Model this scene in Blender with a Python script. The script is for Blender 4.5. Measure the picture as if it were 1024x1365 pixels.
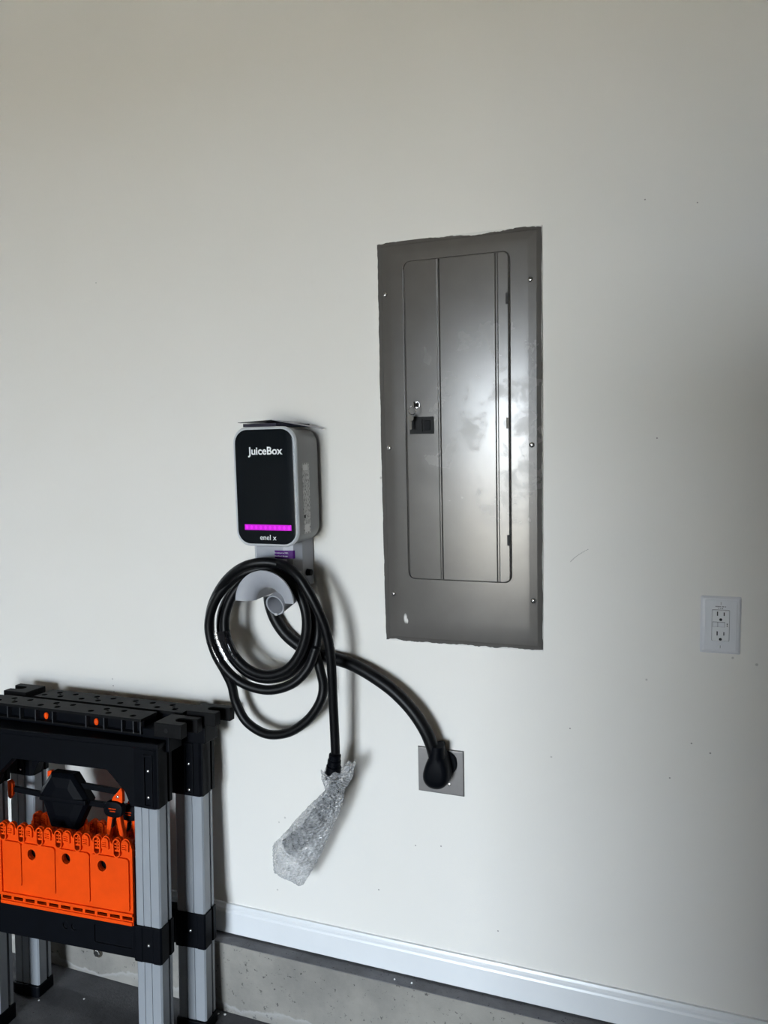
import bpy, bmesh, math, random
from mathutils import Vector, Matrix, noise
random.seed(7)
for o in list(bpy.data.objects): bpy.data.objects.remove(o)
SC = bpy.context.scene
COL = SC.collection
PI = math.pi

# ------------------------------------------------------------------ camera
IW, IH = 1024, 1365
F, YAW, PITCH, ROLL, DIST, CAMZ = 1016.17, .3558, -.0962, -.0223, 1.7442, 1.58
fw = Vector((-math.sin(YAW)*math.cos(PITCH), math.cos(YAW)*math.cos(PITCH), math.sin(PITCH)))
rt0 = Vector((math.cos(YAW), math.sin(YAW), 0)); up0 = rt0.cross(fw)
rt = math.cos(ROLL)*rt0 + math.sin(ROLL)*up0
up = -math.sin(ROLL)*rt0 + math.cos(ROLL)*up0
CPOS = Vector((0, -DIST, CAMZ))
cd = bpy.data.cameras.new('camera'); cam = bpy.data.objects.new('camera', cd); COL.objects.link(cam)
m = Matrix((rt, up, -fw)).transposed().to_4x4(); m.translation = CPOS
cam.matrix_world = m
cd.sensor_fit = 'VERTICAL'; cd.sensor_height = 36.0; cd.lens = F/IH*36.0; cd.clip_start = .02
SC.camera = cam

# ------------------------------------------------------------------ world, daylight, exposure
SC.view_settings.view_transform = 'Standard'
SC.view_settings.look = 'None'
SC.view_settings.exposure = 0.90
SC.view_settings.gamma = 1.0
SC.view_settings.use_curve_mapping = False
wd = bpy.data.worlds.new('world'); SC.world = wd; wd.use_nodes = True
bg = wd.node_tree.nodes['Background']
bg.inputs['Color'].default_value = (.79, .895, 1, 1); bg.inputs['Strength'].default_value = 26.0

def area(name, loc, rot, sx, sy, power, color, spread=180):
    l = bpy.data.lights.new(name, 'AREA'); l.shape = 'RECTANGLE'; l.size = sx; l.size_y = sy
    l.energy = power; l.color = color; l.spread = math.radians(spread)
    o = bpy.data.objects.new(name, l); COL.objects.link(o); o.location = loc; o.rotation_euler = rot
    return o
# the sky is seen through the open garage door opposite the wall; the portal only guides sampling
GX = -3.3
OX0, OX1, OZ0, OZ1 = -1.85, -.35, .0, 2.2
l = area('garage_door_portal', ((OX0+OX1)/2, -6.10, (OZ0+OZ1)/2), (PI/2, 0, 0), OX1-OX0, OZ1-OZ0, 1, (1, 1, 1))
l.data.cycles.is_portal = True

# ------------------------------------------------------------------ pixel helpers (the wall is the plane y = 0)
def ray(u, v): return fw + rt*((u-IW/2)/F) - up*((v-IH/2)/F)
def atY(u, v, y):
    d = ray(u, v); return CPOS + d*((y+DIST)/d.y)

# ------------------------------------------------------------------ materials
def nodes(name):
    m = bpy.data.materials.new(name); m.use_nodes = True
    nt = m.node_tree; return m, nt, nt.nodes['Principled BSDF']
def setp(b, **k):
    for a, v in k.items():
        a = {'col': 'Base Color', 'rough': 'Roughness', 'metal': 'Metallic', 'spec': 'Specular IOR Level', 'coat': 'Coat Weight',
             'coatr': 'Coat Roughness', 'trans': 'Transmission Weight', 'alpha': 'Alpha', 'emi': 'Emission Color', 'emis': 'Emission Strength'}[a]
        if isinstance(v, tuple) and len(v) == 3: v = (*v, 1)
        b.inputs[a].default_value = v
def add_noise(nt, scale, detail=4, rough=.6, coord='Object'):
    tc = nt.nodes.new('ShaderNodeTexCoord'); n = nt.nodes.new('ShaderNodeTexNoise')
    n.inputs['Scale'].default_value = scale; n.inputs['Detail'].default_value = detail; n.inputs['Roughness'].default_value = rough
    nt.links.new(tc.outputs[coord], n.inputs['Vector']); return n
def add_bump(nt, b, src, strength, dist=.001):
    bp = nt.nodes.new('ShaderNodeBump'); bp.inputs['Strength'].default_value = strength; bp.inputs['Distance'].default_value = dist
    nt.links.new(src, bp.inputs['Height']); nt.links.new(bp.outputs['Normal'], b.inputs['Normal']); return bp
def ramp(nt, src, stops):
    r = nt.nodes.new('ShaderNodeValToRGB'); e = r.color_ramp.elements
    while len(e) < len(stops): e.new(.5)
    for i, (p, c) in enumerate(stops):
        e[i].position = p; e[i].color = (*c, 1) if len(c) == 3 else c
    nt.links.new(src, r.inputs['Fac']); return r
def mixc(nt, fac, a, b):
    n = nt.nodes.new('ShaderNodeMix'); n.data_type = 'RGBA'
    for s, v in ((0, fac), (6, a), (7, b)):
        if hasattr(v, 'links'): nt.links.new(v, n.inputs[s])
        else: n.inputs[s].default_value = v if s == 0 else (*v, 1)
    return n.outputs[2]
def math_(nt, op, a, b=None, c=None):
    n = nt.nodes.new('ShaderNodeMath'); n.operation = op
    for i, v in enumerate((a, b, c)):
        if v is None: continue
        if hasattr(v, 'links'): nt.links.new(v, n.inputs[i])
        else: n.inputs[i].default_value = v
    return n.outputs[0]
M = {}
def simple(name, col, rough=.5, metal=0, var=.12, scale=40, bump=0, **k):
    """plain procedural material: colour with a little mottling, faint relief"""
    m, nt, b = nodes(name); setp(b, rough=rough, metal=metal, **k)
    n = add_noise(nt, scale)
    r = ramp(nt, n.outputs['Fac'], [(.3, tuple(c*(1-var) for c in col)), (.7, tuple(min(1, c*(1+var)) for c in col))])
    nt.links.new(r.outputs['Color'], b.inputs['Base Color'])
    if bump: add_bump(nt, b, n.outputs['Fac'], bump)
    M[name] = m; return m
def wall_material():
    m, nt, b = nodes('wall_paint'); setp(b, rough=.55, spec=.35)
    geo = nt.nodes.new('ShaderNodeNewGeometry')
    n = add_noise(nt, 260, 3, .6); n2 = add_noise(nt, 1.6, 3, .5)
    base = ramp(nt, n2.outputs['Fac'], [(.35, (.715, .695, .655)), (.65, (.735, .715, .68))]).outputs['Color']
    # small marks with places of their own
    marks = [(128, 377, 1.2), (508, 637, 2.6), (588, 1128, 1.6), (554, 1127, 1.4), (505, 1186, 1.6), (150, 905, 2.0), (151, 914, 1.6), (152, 922, 1.6),
             (977, 877, 2.0), (1009, 886, 2.4), (313, 623, 1.3), (370, 1186, 2.0), (860, 266, 1.3), (930, 270, 1.2), (664, 1241, 1.5), (380, 1090, 2.2), (372, 1096, 1.8), (760, 971, 1.4), (862, 906, 1.9), (922, 991, 1.5), (947, 1004, 1.5), (893, 1037, 1.4), (735, 1009, 1.8), (876, 584, 1.3)]
    marks += [(761+1.0*k+.045*k*k, 748.5-1.15*k, .8) for k in range(15)]
    tot = None
    for u, v, r in marks:
        p = atY(u, v, 0)
        d = nt.nodes.new('ShaderNodeVectorMath'); d.operation = 'DISTANCE'
        nt.links.new(geo.outputs['Position'], d.inputs[0]); d.inputs[1].default_value = p
        mr = nt.nodes.new('ShaderNodeMapRange'); nt.links.new(d.outputs['Value'], mr.inputs['Value'])
        mr.inputs['From Min'].default_value = r*.0008; mr.inputs['From Max'].default_value = r*.0016
        mr.inputs['To Min'].default_value = .75 if r < 1.8 else .4; mr.inputs['To Max'].default_value = 0
        tot = mr.outputs['Result'] if tot is None else math_(nt, 'MAXIMUM', tot, mr.outputs['Result'])
    # faint scuffs
    n3 = add_noise(nt, 9, 6, .75); sc = ramp(nt, n3.outputs['Fac'], [(.66, (0, 0, 0)), (.74, (.12, .12, .12))])
    base = mixc(nt, sc.outputs['Color'], base, (.5, .49, .46))
    col = mixc(nt, tot, base, (.12, .11, .10))
    nt.links.new(col, b.inputs['Base Color'])
    add_bump(nt, b, n.outputs['Fac'], .12, .0012)
    M['wall'] = m
wall_material()
simple('ceiling', (.40, .35, .27), .8, var=.02)
simple('wall_bare', (.12, .105, .085), .9, var=.2, scale=3)
simple('white_trim', (.68, .695, .71), .32, var=.02, scale=8, spec=.5)
def concrete(name, col, dark, scale):
    m, nt, b = nodes(name); setp(b, rough=.85)
    n1 = add_noise(nt, scale, 8, .65); n2 = add_noise(nt, scale*14, 4, .7)
    c1 = ramp(nt, n1.outputs['Fac'], [(.3, dark), (.72, col)]).outputs['Color']
    sp = ramp(nt, n2.outputs['Fac'], [(.33, (1, 1, 1)), (.38, (0, 0, 0))]).outputs['Color']
    c2 = mixc(nt, sp, c1, tuple(c*.35 for c in dark))
    if name == 'kerb':   # pale salt line low on the face
        geo = nt.nodes.new('ShaderNodeNewGeometry'); sp_ = nt.nodes.new('ShaderNodeSeparateXYZ'); nt.links.new(geo.outputs['Position'], sp_.inputs[0])
        n4 = add_noise(nt, 5, 5, .6); h = math_(nt, 'SUBTRACT', sp_.outputs['Z'], math_(nt, 'MULTIPLY_ADD', n4.outputs['Fac'], .13, -.035))
        ln = ramp(nt, math_(nt, 'MULTIPLY_ADD', h, 8.0, .5), [(.40, (.10,)*3), (.49, (.42,)*3), (.53, (0, 0, 0))]).outputs['Color']
        c2 = mixc(nt, ln, c2, (.42, .42, .42))
    nt.links.new(c2, b.inputs['Base Color']); add_bump(nt, b, n2.outputs['Fac'], .5, .002)
    M[name] = m
concrete('kerb', (.29, .275, .245), (.17, .163, .15), 5)
concrete('kerb_top', (.17, .17, .18), (.085, .085, .09), 9)
concrete('floor', (.085, .085, .09), (.04, .04, .045), 9)
simple('aluminium', (.285, .305, .33), .42, .2, var=.05, scale=6)
simple('black_plastic', (.0012, .0018, .0034), .48, spec=.09, var=.2, scale=30, bump=.05)
simple('black_rail', (.0026, .0026, .003), .6, spec=.13, var=.3, scale=60, bump=.2)
simple('rib_grey', (.018, .020, .024), .5, var=.1)
simple('latch_grey', (.009, .009, .0095), .5, var=.1, spec=.12)
simple('hole_dark', (.002, .002, .002), .9)
simple('orange', (.74, .060, .001), .5, spec=.12, var=.06, scale=20)
simple('orange_dark', (.75, .09, .008), .4, var=.06, scale=20)
simple('rivet', (.8, .8, .8), .22, .9, var=.02)
simple('cable', (.0018, .002, .0027), .42, spec=.22, var=.1, scale=50)
simple('tape', (.006, .006, .008), .10, spec=.8, var=.3, scale=120, bump=.6)
simple('box_grey', (.25, .255, .26), .42, var=.03, scale=30)
simple('box_rim', (.47, .48, .50), .35, var=.02)
simple('hook_grey', (.32, .33, .36), .4, var=.03)
simple('face_black', (.0045, .0065, .0085), .16, var=.05, spec=.25)
simple('print_white', (.82, .82, .82), .5, var=.01)
simple('print_grey', (.13, .13, .135), .5, var=.01)
simple('purple', (.08, .012, .15), .5, var=.05, spec=.15)
simple('paper', (.55, .55, .56), .6, var=.04)
simple('booklet_dark', (.012, .01, .025), .35, var=.2)
simple('booklet_grey', (.42, .41, .45), .45, var=.08)
simple('steel_plate', (.21, .20, .195), .45, .7, var=.08, scale=15)
simple('screw_metal', (.55, .54, .52), .25, 1, var=.05)
simple('gfci_white', (.66, .67, .70), .3, var=.015)
simple('gfci_face', (.70, .71, .72), .28, var=.015)
simple('dark_slot', (.012, .012, .012), .7)
simple('brass_dark', (.06, .052, .04), .45, .3, var=.2)
simple('green_led', (.1, .1, .1), .4)
m, nt, b = nodes('led_magenta'); setp(b, col=(.2, 0, .2), emi=(.50, .003, .60), emis=.48, rough=.3); M['led'] = m
m, nt, b = nodes('led_hot'); setp(b, col=(.2, 0, .2), emi=(.85, .02, .95), emis=.44, rough=.3); M['led_hot'] = m
def panel_material():
    m, nt, b = nodes('panel_paint'); setp(b, metal=.3, rough=.30, spec=.42)
    geo = nt.nodes.new('ShaderNodeNewGeometry')
    n = add_noise(nt, 14, 5, .6); n2 = add_noise(nt, 3.2, 4, .6); n3 = add_noise(nt, 17, 4, .6)
    n3.inputs['Distortion'].default_value = .35
    near = nt.nodes.new('ShaderNodeVectorMath'); near.operation = 'DISTANCE'; nt.links.new(geo.outputs['Position'], near.inputs[0]); near.inputs[1].default_value = (-.34, 0, 1.62)
    nm_ = nt.nodes.new('ShaderNodeMapRange'); nt.links.new(near.outputs['Value'], nm_.inputs['Value'])
    nm_.inputs['From Min'].default_value = .12; nm_.inputs['From Max'].default_value = .34; nm_.inputs['To Min'].default_value = 1; nm_.inputs['To Max'].default_value = 0
    sm = math_(nt, 'MULTIPLY', ramp(nt, n3.outputs['Fac'], [(.48, (0, 0, 0)), (.62, (1, 1, 1))]).outputs['Color'], nm_.outputs['Result'])
    # hand smudges make the paint duller
    r1 = ramp(nt, n2.outputs['Fac'], [(.3, (.22,)*3), (.7, (.26,)*3)]).outputs['Color']
    rr = mixc(nt, math_(nt, 'MULTIPLY', sm, .8), r1, (.33, .33, .33))
    nt.links.new(rr, b.inputs['Roughness'])
    base = ramp(nt, n.outputs['Fac'], [(.3, (.104, .097, .090)), (.7, (.116, .109, .101))]).outputs['Color']
    # wall paint lapped over the edge of the cover
    sep = nt.nodes.new('ShaderNodeSeparateXYZ'); nt.links.new(geo.outputs['Position'], sep.inputs[0])
    def lap(coord, edge, sign, amp, scale, off):
        nn = add_noise(nt, scale, 5, .65)
        lim = math_(nt, 'MULTIPLY_ADD', nn.outputs['Fac'], amp, off)
        dist = math_(nt, 'MULTIPLY', math_(nt, 'SUBTRACT', sep.outputs[coord], edge), sign)
        return math_(nt, 'LESS_THAN', dist, lim)
    f = lap('Z', PZ1, -1, .030, 9, -.0135)
    f = math_(nt, 'MAXIMUM', f, lap('Z', PZ0, 1, .034, 7, -.0145))
    f = math_(nt, 'MAXIMUM', f, lap('X', PX0, 1, .010, 12, -.0045))
    f = math_(nt, 'MAXIMUM', f, lap('X', PX1, -1, .007, 12, -.003))
    # smear of paint low on the left
    p = atY(541, 824, -.006)
    for dx, dz, rx_, rz_ in ((0, 0, .0045, .012), (.004, -.006, .003, .007)):
        ex = math_(nt, 'POWER', math_(nt, 'DIVIDE', math_(nt, 'SUBTRACT', sep.outputs['X'], p.x+dx), rx_), 2.0)
        ez = math_(nt, 'POWER', math_(nt, 'DIVIDE', math_(nt, 'SUBTRACT', sep.outputs['Z'], p.z+dz), rz_), 2.0)
        mr = nt.nodes.new('ShaderNodeMapRange'); nt.links.new(math_(nt, 'ADD', ex, ez), mr.inputs['Value'])
        mr.inputs['From Min'].default_value = .2; mr.inputs['From Max'].default_value = 1.3; mr.inputs['To Min'].default_value = .9; mr.inputs['To Max'].default_value = 0
        f = math_(nt, 'MAXIMUM', f, mr.outputs['Result'])
    col = mixc(nt, f, base, (.70, .69, .66)); nt.links.new(col, b.inputs['Base Color'])
    nt.links.new(math_(nt, 'MULTIPLY', math_(nt, 'SUBTRACT', 1.0, f), .3), b.inputs['Metallic'])
    M['panel'] = m
PX0, PX1, PZ0, PZ1 = -.6496, -.2622, 1.0811, 2.0384
panel_material()
def wrap_material():
    m, nt, b = nodes('bubble_wrap'); setp(b, col=(.76, .77, .78), rough=.10, spec=1.0, coat=.6, coatr=.05)
    v = nt.nodes.new('ShaderNodeTexVoronoi'); v.inputs['Scale'].default_value = 150
    tc = nt.nodes.new('ShaderNodeTexCoord'); nt.links.new(tc.outputs['Object'], v.inputs['Vector'])
    n = add_noise(nt, 42, 3, .6)
    h = math_(nt, 'SUBTRACT', math_(nt, 'MULTIPLY', n.outputs['Fac'], 1.2), math_(nt, 'MULTIPLY', v.outputs['Distance'], 1.0))
    add_bump(nt, b, h, 1.0, .010)
    tr = nt.nodes.new('ShaderNodeBsdfTransparent'); mx = nt.nodes.new('ShaderNodeMixShader')
    fac = ramp(nt, n.outputs['Fac'], [(.35, (.34,)*3), (.65, (.58,)*3)]).outputs['Color']
    out = nt.nodes['Material Output']
    nt.links.new(fac, mx.inputs[0]); nt.links.new(tr.outputs[0], mx.inputs[1]); nt.links.new(b.outputs[0], mx.inputs[2])
    nt.links.new(mx.outputs[0], out.inputs['Surface']); M['wrap'] = m
wrap_material()
def label_material():
    m, nt, b = nodes('label_print'); setp(b, rough=.5)
    tc = nt.nodes.new('ShaderNodeTexCoord'); mp = nt.nodes.new('ShaderNodeMapping'); mp.inputs['Scale'].default_value = (1, 420, 150)
    n = nt.nodes.new('ShaderNodeTexNoise'); n.inputs['Scale'].default_value = 1.0; n.inputs['Detail'].default_value = 3
    nt.links.new(tc.outputs['Object'], mp.inputs[0]); nt.links.new(mp.outputs[0], n.inputs['Vector'])
    r = ramp(nt, n.outputs['Fac'], [(.42, (.20, .20, .21)), (.50, (.68, .68, .68))])
    nt.links.new(r.outputs['Color'], b.inputs['Base Color']); M['label'] = m
label_material()

# ------------------------------------------------------------------ mesh helpers
def link(name, bm, mat, parent=None, smooth=None, bevel=0, segs=2):
    me = bpy.data.meshes.new(name)
    bmesh.ops.recalc_face_normals(bm, faces=bm.faces[:])
    bm.to_mesh(me); bm.free(); me.materials.append(M[mat])
    o = bpy.data.objects.new(name, me); COL.objects.link(o)
    if parent: o.parent = parent
    if smooth is not None:
        for p in me.polygons: p.use_smooth = True
        if smooth < 180: me.set_sharp_from_angle(angle=math.radians(smooth))
    if bevel:
        md = o.modifiers.new('bevel', 'BEVEL'); md.width = bevel; md.segments = segs; md.limit_method = 'ANGLE'; md.angle_limit = math.radians(40)
        md.harden_normals = False
    return o
def copy_part(o, parent, loc=None):
    c = o.copy(); COL.objects.link(c); c.parent = parent
    if loc is not None: c.location = loc
    return c
def tag(o, label, cat, group=None):
    o['label'] = label; o['category'] = cat
    if group: o['group'] = group
    return o
def thing(name, loc, label, cat, rot=(0, 0, 0), group=None):
    o = bpy.data.objects.new(name, None); o.empty_display_size = .05; COL.objects.link(o)
    o.location = loc; o.rotation_euler = rot
    return tag(o, label, cat, group)
def struct(o): o['kind'] = 'structure'; return o
def B(): return bmesh.new()
def box(bm, x0, x1, y0, y1, z0, z1):
    r = bmesh.ops.create_cube(bm, size=1)
    for v in r['verts']:
        v.co = Vector(((x0+x1)/2 + v.co.x*(x1-x0), (y0+y1)/2 + v.co.y*(y1-y0), (z0+z1)/2 + v.co.z*(z1-z0)))
    return r['verts']
def mbox(name, mat, parent, x0, x1, y0, y1, z0, z1, bevel=0, off=Vector()):
    bm = B(); vs = box(bm, x0, x1, y0, y1, z0, z1)
    for v in vs: v.co -= off
    return link(name, bm, mat, parent, bevel=bevel)
def prism(bm, pts, axis, a, b):
    """extrude polygon pts (2D) along axis 'x','y','z' from a to b"""
    def P(p, t): return {'x': Vector((t, p[0], p[1])), 'y': Vector((p[0], t, p[1])), 'z': Vector((p[0], p[1], t))}[axis]
    v0 = [bm.verts.new(P(p, a)) for p in pts]; v1 = [bm.verts.new(P(p, b)) for p in pts]
    n = len(pts)
    for i in range(n): bm.faces.new((v0[i], v0[(i+1) % n], v1[(i+1) % n], v1[i]))
    bm.faces.new(v0[::-1]); bm.faces.new(v1)
def holed(bm, outer, holes, axis, a, b, floor_depth=None):
    """extruded plate with through holes; floor_depth: close the holes at that coordinate"""
    def P(p, t): return {'x': Vector((t, p[0], p[1])), 'y': Vector((p[0], t, p[1])), 'z': Vector((p[0], p[1], t))}[axis]
    sides = []
    for t in (a, b):
        edges = []; loops = []
        hs = holes if (floor_depth is None or t == a) else []
        for lp in [outer] + hs:
            vs = [bm.verts.new(P(p, t)) for p in lp]
            loops.append(vs)
            edges += [bm.edges.new((vs[i], vs[(i+1) % len(vs)])) for i in range(len(vs))]
        bmesh.ops.triangle_fill(bm, use_beauty=True, use_dissolve=False, edges=edges)
        sides.append(loops)
    for k in range(len(sides[0])):
        A = sides[0][k]
        if k < len(sides[1]): Bv = sides[1][k]
        else:
            Bv = [bm.verts.new(P(p, floor_depth)) for p in holes[k-1]]; bm.faces.new(Bv)
        n = len(A)
        for i in range(n): bm.faces.new((A[i], A[(i+1) % n], Bv[(i+1) % n], Bv[i]))
def circle(cx, cy, r, n=16, ry=None, a0=0):
    ry = r if ry is None else ry
    return [(cx + r*math.cos(a0+2*PI*i/n), cy + ry*math.sin(a0+2*PI*i/n)) for i in range(n)]
def rrect(x0, x1, y0, y1, r, n=6):
    pts = []
    for cx, cy, a in ((x1-r, y1-r, 0), (x0+r, y1-r, PI/2), (x0+r, y0+r, PI), (x1-r, y0+r, 3*PI/2)):
        for i in range(n+1): t = a + PI/2*i/n; pts.append((cx+r*math.cos(t), cy+r*math.sin(t)))
    return pts
def loft(bm, rings, cap0=True, cap1=True, closed=True):
    R = [[bm.verts.new(p) for p in r] for r in rings]; n = len(R[0])
    for i in range(len(R)-1):
        for j in range(n if closed else n-1):
            bm.faces.new((R[i][j], R[i][(j+1) % n], R[i+1][(j+1) % n], R[i+1][j]))
    if cap0: bm.faces.new(R[0][::-1])
    if cap1: bm.faces.new(R[-1])
    return R
def spline(pts, per=8, closed=False):
    P = [Vector(p) for p in pts]; out = []
    n = len(P)
    for i in range(n if closed else n-1):
        g = (lambda k: P[k % n]) if closed else (lambda k: P[max(0, min(n-1, k))])
        p0, p1, p2, p3 = g(i-1), g(i), g(i+1), g(i+2)
        for s in range(per):
            t = s/per
            out.append(.5*((2*p1) + (p2-p0)*t + (2*p0-5*p1+4*p2-p3)*t*t + (-p0+3*p1-3*p2+p3)*t**3))
    if not closed: out.append(P[-1].copy())
    return out
def tube(bm, path, r, n=14, cap=True):
    P = [Vector(p) for p in path]
    rs = r if isinstance(r, (list, tuple)) else [r]*len(P)
    t = (P[1]-P[0]).normalized(); nrm = t.orthogonal().normalized(); rings = []
    for i, p in enumerate(P):
        a = P[max(0, i-1)]; b_ = P[min(len(P)-1, i+1)]; t2 = (b_-a).normalized()
        q = t.rotation_difference(t2); nrm = (q @ nrm); nrm = (nrm - t2*nrm.dot(t2)).normalized(); t = t2
        bn = t.cross(nrm)
        rings.append([p + rs[i]*(math.cos(2*PI*k/n)*nrm + math.sin(2*PI*k/n)*bn) for k in range(n)])
    loft(bm, rings, cap, cap)
def cyl(bm, p0, p1, r0, r1=None, n=20):
    tube(bm, [p0, p1], [r0, r1 if r1 is not None else r0], n)
def text(name, s, size, mat, parent, mtx, width=None, extrude=.0002, bold=0):
    cu = bpy.data.curves.new(name, 'FONT'); cu.body = s; cu.size = size; cu.extrude = extrude; cu.align_x = 'CENTER'; cu.align_y = 'CENTER'; cu.offset = bold
    cu.resolution_u = 4
    ob = bpy.data.objects.new(name, cu); COL.objects.link(ob)
    bpy.context.view_layer.update()
    me = bpy.data.meshes.new_from_object(ob.evaluated_get(bpy.context.evaluated_depsgraph_get()))
    bpy.data.objects.remove(ob); bpy.data.curves.remove(cu)
    xs = [v.co.x for v in me.vertices]; w = max(xs)-min(xs); cx = (max(xs)+min(xs))/2
    ys = [v.co.y for v in me.vertices]; cy = (max(ys)+min(ys))/2
    k = width/w if width else 1
    for v in me.vertices: v.co = mtx @ Vector(((v.co.x-cx)*k, (v.co.y-cy)*k, v.co.z))
    me.name = name; me.materials.clear(); me.materials.append(M[mat])
    o = bpy.data.objects.new(name, me); COL.objects.link(o); o.parent = parent
    return o
def frame(origin, xa, ya):
    xa = Vector(xa).normalized(); ya = Vector(ya).normalized(); za = xa.cross(ya)
    m = Matrix((xa, ya, za)).transposed().to_4x4(); m.translation = origin; return m

# ------------------------------------------------------------------ the garage shell
X0, X1, Y0, ZC = GX, 3.2, -6.0, 3.1
KT = .203
struct(mbox('wall_back', 'wall', None, X0-.15, X1, 0, .15, KT, ZC))
bm = B(); box(bm, X0-.15, X1, -.05, .15, -.1, KT-.0015)
struct(link('wall_foundation', bm, 'kerb', bevel=.004))
bm = B(); box(bm, X0-.15, X1, -.049, 0, KT-.0015, KT)
struct(link('trim_1', bm, 'kerb_top'))
struct(mbox('floor', 'floor', None, X0-.15, X1+.15, Y0-.15, -.05, -.1, 0))
struct(mbox('ceiling', 'ceiling', None, X0-.15, X1+.15, Y0-.15, .15, ZC, ZC+.1))
struct(mbox('wall_right', 'wall_bare', None, X1, X1+.15, Y0, .15, 0, ZC))
struct(mbox('wall_left', 'wall_bare', None, X0-.15, X0, Y0, -.05, 0, ZC))
for nm, x0, x1, z0, z1 in (('wall_front', OX1, X1, 0, ZC), ('wall_front', X0, OX0, 0, ZC), ('wall_front', OX0, OX1, OZ1, ZC)):
    struct(mbox(nm, 'wall_bare', None, x0, x1, Y0-.15, Y0, z0, z1))
simple('driveway', (.46, .395, .31), .9, var=.1, scale=2)
struct(mbox('floor', 'driveway', None, -25, 25, -45, Y0-.15, -.1, -.005))
# unseen blocker added behind the camera, throws a person's shade on the wall's right
struct(mbox('wall_shade_blocker', 'wall_bare', None, -.40, .60, -2.35, -2.25, 0, 1.85))
# baseboard with a moulded top
bm = B()
prism(bm, [(0, .2085), (-.0135, .2085), (-.0135, .268), (-.0115, .273), (-.0115, .279), (-.0085, .2835), (-.006, .2895), (0, .2895)], 'x', X0, X1)
struct(link('baseboard_back', bm, 'white_trim'))

# ------------------------------------------------------------------ electrical panel
ep = thing('electrical_panel', ((PX0+PX1)/2, 0, PZ0), 'tall grey metal breaker panel set flush in the white wall', 'electrical panel')
E0 = ep.location.copy()
def L(p, o=None): return Vector(p) - (o if o is not None else E0)
DX0, DX1, DZ0, DZ1 = -.5824, -.3343, 1.2421, 1.9873
bm = B()
# cover: flat middle, sloping borders, opening for the door
YF = -.0055
outer = rrect(PX0, PX1, PZ0, PZ1, .003, 1)
def ringq(x0, x1, z0, z1, y): return [L((x0, y, z0)), L((x1, y, z0)), L((x1, y, z1)), L((x0, y, z1))]
rings = [ringq(PX0, PX1, PZ0, PZ1, 0), ringq(PX0, PX1, PZ0, PZ1, -.0022), ringq(PX0+.010, PX1-.006, PZ0+.010, PZ1-.008, -.0034),
         ringq(PX0+.012, PX1-.012, PZ0+.012, PZ1-.010, -.0044), ringq(PX0+.033, PX1-.030, PZ0+.030, PZ1-.028, YF)]
loft(bm, rings, True, False)
mid = [(PX0+.033, PZ0+.030), (PX1-.030, PZ0+.030), (PX1-.030, PZ1-.028), (PX0+.033, PZ1-.028)]
dl = rrect(DX0-.0008, DX1+.0008, DZ0-.0008, DZ1+.0008, .016, 6)
ed = []
loops = []
for lp in (mid, dl):
    vs = [bm.verts.new(L((p[0], YF, p[1]))) for p in lp]; loops.append(vs)
    ed += [bm.edges.new((vs[i], vs[(i+1) % len(vs)])) for i in range(len(vs))]
bmesh.ops.triangle_fill(bm, use_beauty=True, edges=ed)
vs = loops[1]; bk = [bm.verts.new(v.co + Vector((0, .006, 0))) for v in vs]
for i in range(len(vs)): bm.faces.new((vs[i], vs[(i+1) % len(vs)], bk[(i+1) % len(vs)], bk[i]))
bmesh.ops.remove_doubles(bm, verts=bm.verts[:], dist=1e-5)
link('cover', bm, 'panel', ep)
# raised rim round the door opening
bm = B(); n = 0
pa = rrect(DX0-.003, DX1+.003, DZ0-.003, DZ1+.003, .0175, 6); pb = rrect(DX0-.0009, DX1+.0009, DZ0-.0009, DZ1+.0009, .0162, 6)
A_ = [[bm.verts.new(L((p[0], y, p[1]))) for p in lp] for lp, y in ((pa, YF), (pb, YF-.0016), (pb, YF+.001))]
for i in range(2):
    for j in range(len(pa)): bm.faces.new((A_[i][j], A_[i][(j+1) % len(pa)], A_[i+1][(j+1) % len(pa)], A_[i+1][j]))
link('door_rim', bm, 'panel', ep)
# door: a rounded sheet with two vertical folds standing proud
door_m = B()
R1, R2 = -.498, -.363
xs = [DX0, DX0+.004, R1-.0045, R1-.0015, R1+.001, R1+.0035, R2-.004, R2-.001, R2+.0015, R2+.0045, DX1-.003, DX1]
ys = [-.0062, -.0075, -.0078, -.0098, -.0098, -.0066, -.0066, -.0046, -.0046, -.0076, -.0075, -.0062]
def xlim(z):
    r = .016
    e = min(z-DZ0, DZ1-z)
    d = 0 if e >= r else r - math.sqrt(max(0, r*r-(r-e)**2))
    return DX0+d, DX1-d
zs = [DZ0 + .016*(1-math.cos(PI/2*i/6)) for i in range(7)] + [DZ0+.05+(DZ1-DZ0-.1)*i/12 for i in range(13)] + [DZ1 - .016*(1-math.cos(PI/2*i/6)) for i in range(6, -1, -1)]
grid = []
for z in zs:
    a, b_ = xlim(z)
    grid.append([door_m.verts.new(L((min(max(x, a), b_), y, z))) for x, y in zip(xs, ys)])
for i in range(len(zs)-1):
    for j in range(len(xs)-1):
        try: door_m.faces.new((grid[i][j], grid[i][j+1], grid[i+1][j+1], grid[i+1][j]))
        except ValueError: pass
bmesh.ops.remove_doubles(door_m, verts=door_m.verts[:], dist=1e-6)
door = link('door', door_m, 'panel', ep)
for u, v in ((677.5, 398), (677.5, 564), (678.5, 720)):
    p = atY(u, v, -.009); hz = p.z
    bm = B(); prism(bm, rrect(DX1-.0075-E0.x, DX1-.0015-E0.x, hz-.0125-E0.z, hz+.0125-E0.z, .001, 2), 'y', -.0064, -.0095)
    link('hinge', bm, 'dark_slot' if v != 564 else 'brass_dark', door)
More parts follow.
